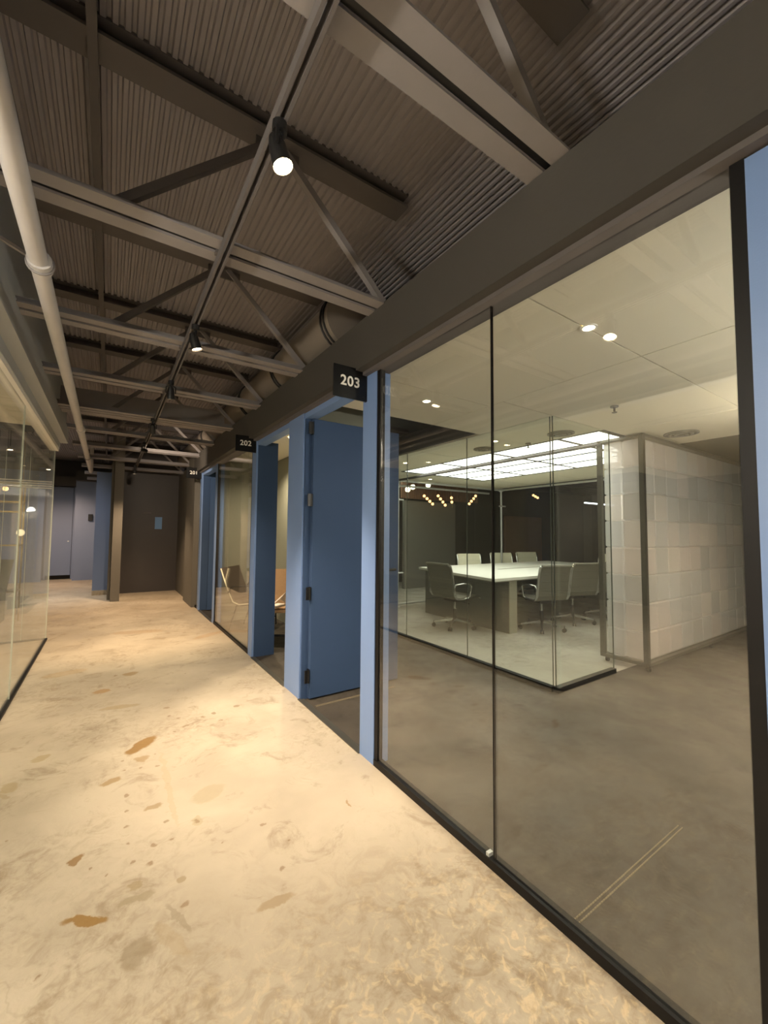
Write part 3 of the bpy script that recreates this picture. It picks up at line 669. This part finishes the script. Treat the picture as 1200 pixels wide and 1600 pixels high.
# white cushion on the third near chair, small clutter under the table
cu=MB(); NU=12
vs=[];fs=[]
for j in range(2):
    for a in range(NU+1):
        for b in range(NU+1):
            u=a/NU*2-1; v=b/NU*2-1; h=.05*(1-u**4)*(1-v**4)+.004
            vs.append((u*.25+.01*math.sin(5*v),v*.19+.01*math.sin(6*u),.47+.05+(h if j==0 else -h)))
for a in range(NU):
    for b in range(NU):
        i=a*(NU+1)+b; fs.append((i,i+NU+1,i+NU+2,i+1)); k=i+(NU+1)**2; fs.append((k,k+1,k+NU+2,k+NU+1))
cu.add(vs,fs,True); o=cu.build('cushion',WHITEM,origin=(0,0,.47)); o.location=(6.74,3.60,.475)
tag(o,'white cushion lying on the grey chair by the frosted block wall','cushion')
# ================================================================== FROSTED BLOCK WALL
PW=empty('block_screen',(4.40,1.93,0),label='movable screen of stacked frosted white blocks in a grey steel casing',cat='screen')
x0,y0=0,0; NX=11; bw=.285; dep=.19; bh=.279; zb=.085
mes=MB().bbox(.002,bw-.002,.002,dep-.002,.002,bh-.002,.012)
proto=mes.build('block',POLY,PW); pm=proto.data; first=True
for k in range(8):
    for i in range(NX):
        for j in range(2):
            o=proto if first else D.objects.new('block',pm)
            if not first: COL.objects.link(o); o.parent=PW
            first=False
            o.location=(.03+i*bw+(.0),.03+j*dep,zb+k*bh)
L_=.06+NX*bw; H_=zb+8*bh
for (x,y) in ((-.02,-.015),(-.02,.06+2*dep-.03),(L_-.03,-.015),(L_-.03,.06+2*dep-.03)): MB().box(x,x+.045,y,y+.045,.05,H_+.03).build('upright',CASE,PW)
MB().box(-.02,L_,-.015,.06+2*dep,H_+.005,H_+.03).build('top_casing',CASE,PW)
MB().box(-.02,L_,-.015,.03,.05,zb-.004).box(-.02,L_,.03+2*dep,.06+2*dep,.05,zb-.004).box(-.02,.03,-.015,.06+2*dep,.05,zb-.004).build('bottom_casing',CASE,PW)
for x in (.02,1.6,3.1):
    for y in (.0,.40): MB().cyl((x,y-.012,.027),(x,y+.012,.027),.027,14).box(x-.012,x+.012,y-.018,y+.018,.03,.055).build('caster',BLK,PW)
# ================================================================== CEILING FITTINGS
def downlight(x,y,lab,z=CZ,e_=DLENS,p=P_DOWN,r=.028):
    e=empty('downlight',(x,y,z),label=lab,cat='downlight')
    MB().ring((0,0),r,r+.012,-.004,0).build('bezel',WHITEM,e); MB().cyl((0,0,-.002),(0,0,-.0005),r,20).build('lens',e_,e)
    if p:
        l=D.lights.new('downlight_beam','SPOT'); l.energy=p; l.color=(1,.82,.58); l.spot_size=2.4; l.spot_blend=1; l.shadow_soft_size=.03
        o=D.objects.new('downlight_beam',l); o.location=(0,0,-.02); COL.objects.link(o); o.parent=e; o['kind']='helper'
downlight(1.955,1.09,'small bright downlight on the ceiling joint behind the large pane',p=P_DOWN*2.2)
downlight(2.02,2.43,'small downlight on the pale ceiling left of the pane joint')
downlight(3.55,4.75,'small downlight in the conference ceiling, near its left end',p=1)
downlight(3.52,3.05,'small downlight in the conference ceiling, left of the luminous grid middle',p=1)
def vent(x,y,lab,r=.13):
    e=empty('ceiling_diffuser',(x,y,CZ),label=lab,cat='air diffuser')
    for k,(a,b) in enumerate(((r*.86,r),(r*.55,r*.72),(r*.2,r*.42))): MB().ring((0,0),a,b,-.012-.006*k,-.002).build('cone_ring',CASE,e)
    MB().ring((0,0),.01,r*.95,-.003,-.001).build('backing',STEELD,e)
downlight(1.75,4.6,'added small downlight behind the open 202 doorway',z=2.455,p=70); downlight(1.75,5.7,'added small downlight deeper in the room behind the 202 glass pane',z=2.455,p=60); downlight(2.0,7.1,'added small downlight in the room behind sign 201',z=2.455,p=14)  # added to brighten the rooms behind the doorways
downlight(5.0,5.9,'added small downlight at the far end of the conference ceiling',p=7); downlight(6.6,3.0,'added small downlight right of the luminous grid',p=8)  # added fill for the conference table and floor
downlight(-1.15,3.1,'added small downlight in the left glass room, outside the frame',p=55); downlight(-1.15,4.5,'added small downlight in the left glass room near its inner end',p=60)  # added fill, bounces off the left floor onto its ceiling
downlight(3.9,.45,'added lobby downlight outside the frame, nearer the corridor',p=55); downlight(5.1,.5,'added lobby downlight outside the frame, in front of the block screen',p=110)  # unseen pair added to brighten the front of the block screen
vent(4.75,1.72,'round air diffuser on the ceiling in front of the frosted block screen',.15); vent(3.78,2.42,'round air diffuser above the inner glass corner',.13); vent(3.72,3.4,'round air diffuser on the conference ceiling left of the luminous grid',.12)
def sprink(x,y,lab):
    e=empty('sprinkler',(x,y,CZ),label=lab,cat='sprinkler')
    MB().cyl((0,0,-.01),(0,0,0),.03,16).build('rosette',CASE,e); MB().cyl((0,0,-.05),(0,0,-.01),.008,8).cyl((0,0,-.053),(0,0,-.05),.02,12).build('deflector',BLK,e)
sprink(3.33,1.66,'small sprinkler head on the pale ceiling above the inner glass'); sprink(3.9,2.9,'small sprinkler head on the conference ceiling beside the luminous grid')
# ================================================================== DARK OFFICE BEYOND THE CONFERENCE ROOM
MB().box(3.0,14,9.2,9.3,0,3.3).build('wall_17',BLKW,kind='structure')
MB().box(13.9,14,-1.5,9.2,0,3.3).build('wall_18',BLKW,kind='structure')
MB().box(1.4,14,-1.5,-1.4,0,3.3).build('wall_19',DKWALL,kind='structure')
MB().box(3.3,14,-1.5,9.3,3.3,3.35).build('ceiling.005',BLKW,kind='structure')
MB().box(7.3,7.36,-1.4,6.35,CZ,3.3).build('wall_20',BLKW,kind='structure')
MB().box(3.3,7.3,6.35,6.41,CZ,3.3).build('wall_21',BLKW,kind='structure')
tag(MB().bbox(5.95,7.66,8.0,8.08,0,2.15,.01).build('partition_screen',mat('slate_panel',(104,104,98),.6)),'wide slate grey screen panel behind the conference room','screen')
tag(MB().bbox(9.67,11.4,8.0,8.08,0,1.88,.01).build('partition_screen',BROWNP),'brown timber panel in the dark office behind the table','screen')
tag(MB().bbox(12.9,13.5,7.2,7.5,0,2.6,.01).build('column',DKWALL),'dark grey column in the office behind the table','column')
e=empty('slat_screen',(7.1,7.9,2.19),label='row of brown wooden slats hanging above the slate screen',cat='slat screen')
for k in range(44): MB().box(-1.3+k*.06,-1.3+k*.06+.028,0,.05,0,.42).build('slat',SLATM,e)
MB().box(-1.32,1.36,-.01,.06,.42,.45).build('top_rail',STEELD,e)
# pendant bulb chains
def chain(x,y,z,ang,n,lab):
    e=empty('pendant_lamp',(x,y,z),label=lab,cat='pendant lamp',group='bulb pendants beyond the conference room')
    MB().cyl((0,0,0),(0,0,3.3-z),.004,6).build('cable',BLK,e)
    for k in range(n):
        t=(k-(n-1)/2)*.105; MB().ball((t*math.cos(ang),0,t*math.sin(ang)),.034,12,8).build('bulb',BULB,e)
    MB().bar((-.2*math.cos(ang),0,-.2*math.sin(ang)+.0),(.2*math.cos(ang),0,.2*math.sin(ang)),.01,.01).build('stem',BRONZE,e)
chain(6.30,7.5,2.14,-.6,4,'slanted cluster of warm bulbs in front of the slats, leftmost'); chain(6.72,7.5,2.15,-.75,4,'slanted cluster of warm bulbs second from the left'); chain(7.05,7.5,2.18,-1.45,2,'short upright pair of warm bulbs before the slats'); chain(7.78,7.5,2.22,.75,4,'cluster of warm bulbs slanting up to the right'); chain(10.4,7.5,2.46,-.3,3,'three round bulbs in the dark beyond the table, right of the frame post')
e=empty('linear_light',(11.3,6.2,2.20),label='long white linear light in the dark office at the right',cat='strip light')
MB().box(-.55,1.0,-.02,.02,0,.03).build('diffuser',STRIPE,e); MB().box(-.55,1.0,-.03,.03,.03,.06).build('housing',BLK,e)
for x in (-.4,.85): MB().cyl((x,0,.06),(x,0,1.1),.003,6).build('cable',BLK,e)
for y,z in ((6.8,2.75),(7.4,2.62),(5.2,2.9)): tag(MB().cyl((7.5,y,z),(13.8,y,z+.05),.05,12).cyl((9,y,z),(9,y,3.295),.006,6).cyl((12,y,z),(12,y,3.295),.006,6).build('pipe',DKWALL),'grey service pipe under the black ceiling, %s'%('upper' if z>2.7 and y>6 else 'lower' if z<2.7 else 'over the table end'),'pipe')
# globes near the left end
for i,(px,py) in enumerate([(637,765),(614,758),(645,761),(669,758),(600,764),(624,763)]):
    X_,Y_=gz(px,py,2.20); k=7.0/Y_; zz=CAMH+(2.20-CAMH)*k
    if i>3: continue
    e=empty('globe_lamp',(X_*k,7.0,zz),label='white globe lamp beyond the left end of the conference room, %s'%('between the two others','leftmost','second from the right','rightmost')[i],cat='pendant lamp',group='white globes beyond the conference room')
    MB().ball((0,0,0),.055,14,8).build('globe',BULBW,e); MB().cyl((0,0,.05),(0,0,2.6-zz),.003,6).build('cable',BLK,e)
MB().box(3.28,7.3,6.42,9.2,2.62,2.68).build('ceiling.006',CEILM,kind='structure')
tag(MB().box(4.9,5.9,6.8,8.6,2.600,2.618).build('luminous_panel',mat('dim_luminous',(244,248,228),.5,var=0,emit=1.6)),'pale luminous panel beyond the left end of the conference room','ceiling light')
MB().bbox(4.6,5.1,7.7,7.9,0,2.3,.01).build('wall_22',mat('navy_wall',(34,44,62),.6),kind='structure')

# ================================================================== ROOM 202 : two lounge chairs and a paper
def lounge(name,shell,inner,lab,loc,rz,tilt=.35):
    e=empty(name,loc,rz,label=lab,cat='armchair')
    W=.27
    def slab(p,t,w,nm,mt):
        n=len(p); vs=[]
        for dx in (-w,w):
            for i,(y,z) in enumerate(p):
                a=p[max(i-1,0)]; b=p[min(i+1,n-1)]; ty,tz=b[0]-a[0],b[1]-a[1]; l=math.hypot(ty,tz)
                vs+=[(dx,y,z),(dx,y+tz/l*t,z-ty/l*t)]
        fs=[]
        for i in range(n-1):
            a,b=2*i,2*i+2; A_,B_=a+2*n,b+2*n; fs+=[(a,b,B_,A_),(a+1,A_+1,B_+1,b+1),(a,a+1,b+1,b),(A_,B_,B_+1,A_+1)]
        fs+=[(0,2*n,2*n+1,1),(2*n-2,2*n-1,4*n-1,4*n-2)]
        MB().add(vs,fs).build(nm,mt,e)
    P_=[(.25,.42),(.15,.40),(-.12,.37),(-.20,.40),(-.26,.52),(-.33,.70),(-.38,.84)]
    slab(P_,-.012,W,'shell',shell); slab([(y+.010,z+.010) for y,z in P_[:]],-.035,W-.012,'pad',inner)
    for s in (-1,1):
        MB().tube([(s*(W+.01),.20,0),(s*(W+.01),.17,.58),(s*(W+.01),.10,.62),(s*(W+.01),-.22,.60),(s*(W+.01),-.27,.52)],.010,8).build('arm_leg',BLK,e)
        MB().tube([(s*(W-.02),-.27,0),(s*(W-.02),-.15,.37)],.010,8).build('leg',BLK,e)
    MB().bar((-W,.19,.12),(W,.19,.12),.02,.02).build('stretcher',BLK,e)
    return e
lounge('lounge_chair',TAN,TAN,'tan lounge chair with a newspaper, seen through the 202 doorway',(1.74,4.93,0),2.6)
lounge('lounge_chair',CREAM,BROWNU,'lounge chair with dark brown back and cream edge behind the 202 glass',(1.73,5.78,0),-2.25)
m=MB(); n_=8; vs=[]
for s in (0,1):
    for k in range(n_+1):
        t=k/n_; vs+=[(-.14+.28*t,-.16*abs(1)*s+.0,.02+.06*math.sin(PI*t)+.13*s)]
m.add(vs,[(k,k+1,n_+2+k,n_+1+k) for k in range(n_)],True); m.box(-.15,.13,-.06,.10,.0,.012)
PAP=mat('newsprint',(216,204,190),.8,var=.2,scale=30)
o=m.build('newspaper',PAP,origin=(0,0,0)); o.location=(1.74,4.90,.43); o.rotation_euler.z=.6; tag(o,'folded newspaper lying on the tan lounge chair','newspaper')
# ================================================================== LEFT ROOM : shelf, globe, green armchair
e=empty('shelf_unit',(-1.38,7.9,.007),label='brass-framed open shelf seen through the left glass',cat='shelf')
for x in (-.6,.30): MB().box(x,x+.02,-.16,-.14,0,2.05).build('upright',BRONZE,e); MB().box(x,x+.02,.14,.16,0,2.05).build('upright',BRONZE,e)
for z in (.45,1.10,1.58,1.72,1.98): MB().box(-.6,.32,-.16,.16,z,z+.018).build('shelf_board',BRONZE,e)
e=empty('globe_lamp',(-.98,7.2,1.30),label='single pale globe lamp behind the left glass',cat='pendant lamp'); MB().ball((0,0,0),.045,16,10).build('globe',mat('pale_globe',(255,236,190),.5,var=0,emit=.9),e); MB().cyl((0,0,.05),(0,0,2.0),.004,6).build('cable',BRONZE,e)
for i,(x,z) in enumerate(((-1.12,1.86),(-1.2,1.83),(-1.28,1.88))): 
    e=empty('bulb_pendant',(x,7.0,z),label='small warm bulb behind the left glass, %s of three'%('nearest the glass corner','middle','outermost')[i],cat='pendant lamp',group='bulbs behind the left glass'); MB().ball((0,0,0),.03).build('bulb',BULB,e); MB().cyl((0,0,.03),(0,0,3.33-z),.003,6).build('cable',BLK,e)
g=empty('green_armchair',(-1.62,7.0,0),2.4,label='dark green armchair behind the left glass at the frame edge',cat='armchair')
MB().bbox(-.38,.38,-.34,.34,.16,.42,.05).build('seat',GREENF,g); MB().hexa([(-.38,-.36,.3),(.38,-.36,.3),(.38,-.22,.3),(-.38,-.22,.3),(-.36,-.50,.95),(.36,-.50,.95),(.36,-.38,.95),(-.36,-.38,.95)]).build('backrest',GREENF,g)
for s in (-1,1):
    MB().bbox(s*.38-.07,s*.38+.07,-.38,.32,.16,.60,.04).build('armrest',GREENF,g)
    for y in (-.28,.26): MB().cyl((s*.32,y,0),(s*.32,y,.17),.018,10).build('leg',BLK,g)
# grey carpet tiles with a stepped edge past the left glass
m=MB(); cz=.006
for (a,b,c,d_) in ((-5,-1.66,7.45,12),(-1.66,-1.3,8.0,11),(-1.3,-1.05,8.7,9.8)): m.box(a,b,c,d_,0,cz)
tag(m.build('carpet',mat('grey_carpet',(120,118,106),.95,var=.15,scale=20,bump=.4,bscale=300),kind='stuff'),'grey carpet with a stepped edge beyond the left glass','carpet')
